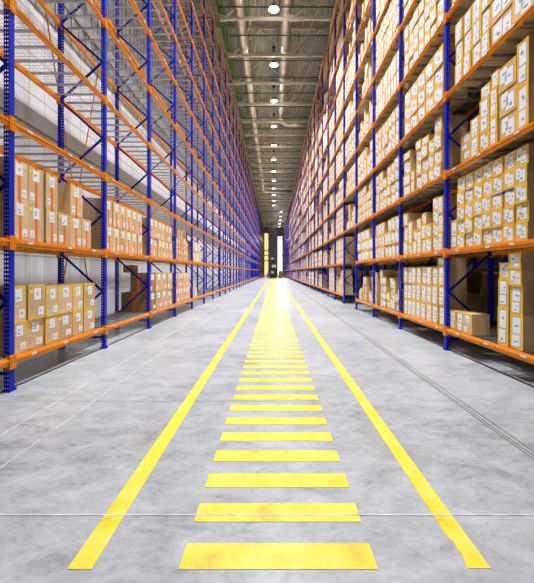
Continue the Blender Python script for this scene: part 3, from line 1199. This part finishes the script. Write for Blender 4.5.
# pale loads and a red pallet guard beside the truck
for x, nm in ((-3.2, 'left'), (3.0, 'right')):
    b = MB()
    b.box(-0.5, 0.5, -0.06, 0.06, 0.15, 0.42)
    b.box(-0.5, -0.42, -0.05, 0.05, 0, 0.42)
    b.box(0.42, 0.5, -0.05, 0.05, 0, 0.42)
    o = b.build('rack_guard', M['guard'], None, (x, 92.4, 0))
    tag(o, 'low red rack end guard on the floor, %s side of the far aisle end' % nm, 'guard', 'red rack end guards')
b = MB()
b.box(-0.6, 0.6, -0.5, 0.5, 0.0, 0.14)
b.box(-0.55, 0.55, -0.45, 0.45, 0.14, 1.7)
b.box(-0.4, 0.4, -0.35, 0.35, 1.7, 2.1)
o = b.build('pallet_load', M['brown'], None, (1.75, 93.5, 0))
tag(o, 'dark wrapped pallet load on the floor right of the lift truck', 'pallet load')


# flood lamp added to make the right opening's glare and floor streak
fl = link('glare_lamp', None, None, (2.35, 134.5, 13.9))
tag(fl, 'added bright flood lamp high at the far end, in front of the tall right window', 'lamp')
b = MB()
b.box(-0.45, 0.45, 0.0, 0.25, -0.35, 0.35)
b.box(-0.05, 0.05, 0.25, 1.55, -0.05, 0.05)
b.build('housing', M['black'], fl)
b = MB()
b.box(-0.4, 0.4, -0.02, 0.0, -0.3, 0.3)
b.build('lens', M['glare'], fl)
L = bpy.data.lights.new('glare_light', 'AREA')
L.shape = 'RECTANGLE'
L.size, L.size_y = 0.8, 0.6
L.energy = 1800
L.color = (1.0, 0.96, 0.88)
lo = link('glare_light', L, fl, (0, -0.05, 0))
lo.rotation_euler = (math.pi / 2 - 0.1, 0, math.pi)
lo.rotation_euler = (-(math.pi / 2 - 0.1), 0, 0)

# ------------------------------------------------------------------ person in blue beside the truck
def skin_body(name, verts, edges, radii, material, parent=None, loc=(0, 0, 0), sub=1):
    me = bpy.data.meshes.new(name)
    me.from_pydata(verts, edges, [])
    o = link(name, me, parent, loc)
    o.modifiers.new('skin', 'SKIN')
    if not me.skin_vertices:
        return o
    for i, r in enumerate(radii):
        me.skin_vertices[0].data[i].radius = r if isinstance(r, tuple) else (r, r)
    me.skin_vertices[0].data[0].use_root = True
    s = o.modifiers.new('sub', 'SUBSURF')
    s.levels = s.render_levels = sub
    me.materials.append(material)
    for md in o.modifiers:
        if md.type == 'SKIN':
            md.use_smooth_shade = True
    return o


PY = 86.5
person = skin_body('person',
    [(0, 0, 0.98), (0, 0, 1.15), (0, 0, 1.35), (0, 0, 1.48), (0, -0.01, 1.56), (0, -0.02, 1.66), (0, -0.01, 1.74),
     (-0.10, 0, 0.92), (-0.12, -0.05, 0.50), (-0.13, 0.02, 0.09), (-0.13, -0.14, 0.05),
     (0.10, 0, 0.92), (0.13, 0.10, 0.50), (0.13, 0.16, 0.09), (0.13, 0.02, 0.05),
     (-0.19, 0, 1.44), (-0.25, 0.02, 1.18), (-0.24, -0.10, 0.95), (-0.24, -0.14, 0.86),
     (0.19, 0, 1.44), (0.26, 0.02, 1.18), (0.27, -0.12, 0.98), (0.27, -0.17, 0.89)],
    [(0, 1), (1, 2), (2, 3), (3, 4), (4, 5), (5, 6), (0, 7), (7, 8), (8, 9), (9, 10), (0, 11), (11, 12), (12, 13), (13, 14),
     (3, 15), (15, 16), (16, 17), (17, 18), (3, 19), (19, 20), (20, 21), (21, 22)],
    [(0.14, 0.10), (0.13, 0.09), (0.16, 0.10), (0.12, 0.08), 0.055, (0.085, 0.10), 0.07,
     0.09, 0.065, 0.045, (0.045, 0.035), 0.09, 0.065, 0.045, (0.045, 0.035),
     0.06, 0.045, 0.035, 0.035, 0.06, 0.045, 0.035, 0.035], M['skin'], None, (-1.45, PY, 0.0), 2)
tag(person, 'person in a blue jacket and dark trousers standing left of the far lift truck', 'person')
skin_body('jacket', [(0, 0, 0.96), (0, 0, 1.15), (0, 0, 1.35), (0, 0, 1.46), (-0.19, 0, 1.44), (-0.25, 0.02, 1.18), (-0.242, -0.09, 0.97),
                     (0.19, 0, 1.44), (0.26, 0.02, 1.18), (0.272, -0.11, 1.0)],
          [(0, 1), (1, 2), (2, 3), (3, 4), (4, 5), (5, 6), (3, 7), (7, 8), (8, 9)],
          [(0.18, 0.13), (0.16, 0.115), (0.18, 0.125), (0.13, 0.10), 0.08, 0.065, 0.055, 0.08, 0.065, 0.055], M['shirt'], person)
skin_body('trousers', [(0, 0, 0.98), (-0.10, 0, 0.90), (-0.12, -0.05, 0.50), (-0.13, 0.02, 0.12), (0.10, 0, 0.90), (0.13, 0.10, 0.50), (0.13, 0.16, 0.12)],
          [(0, 1), (1, 2), (2, 3), (0, 4), (4, 5), (5, 6)],
          [(0.15, 0.115), 0.11, 0.085, 0.07, 0.11, 0.085, 0.07], M['trousers'], person)
b = MB()
b.tube([(0, 0.005, 1.70), (0, 0.01, 1.76), (0, 0.01, 1.82), (0, 0.0, 1.85)], [0.098, 0.10, 0.075, 0.02], 14)
b.build('hair', M['hair'], person, smooth=True)
b = MB()
b.tube([(0, -0.105, 1.66), (0, -0.13, 1.65)], [0.018, 0.008], 6)
b.build('nose', M['skin'], person)

# ------------------------------------------------------------------ world, camera, view
w = bpy.data.worlds.new('sky')
SC.world = w
w.use_nodes = True
bg = w.node_tree.nodes['Background']
bg.inputs['Color'].default_value = (1.0, 0.95, 0.82, 1)
bg.inputs['Strength'].default_value = 5.0

cam = bpy.data.cameras.new('camera')
co = link('camera', cam)
co.location = (0, 0, CH)
co.rotation_euler = (math.pi / 2, 0, 0)
cam.sensor_fit = 'HORIZONTAL'
cam.sensor_width = 36
cam.lens = F / 534 * 36
cam.shift_x = -(PX0 - 267) / 534
cam.shift_y = -(291.5 - PY0) / 534
cam.clip_end = 500
cam.clip_start = 0.05
SC.camera = co
SC.view_settings.view_transform = 'Standard'
SC.view_settings.look = 'None'
SC.view_settings.gamma = 1
SC.view_settings.use_curve_mapping = False
SC.view_settings.exposure = -0.75
SC.cycles.max_bounces = 8
SC.cycles.diffuse_bounces = 2
SC.cycles.transparent_max_bounces = 24
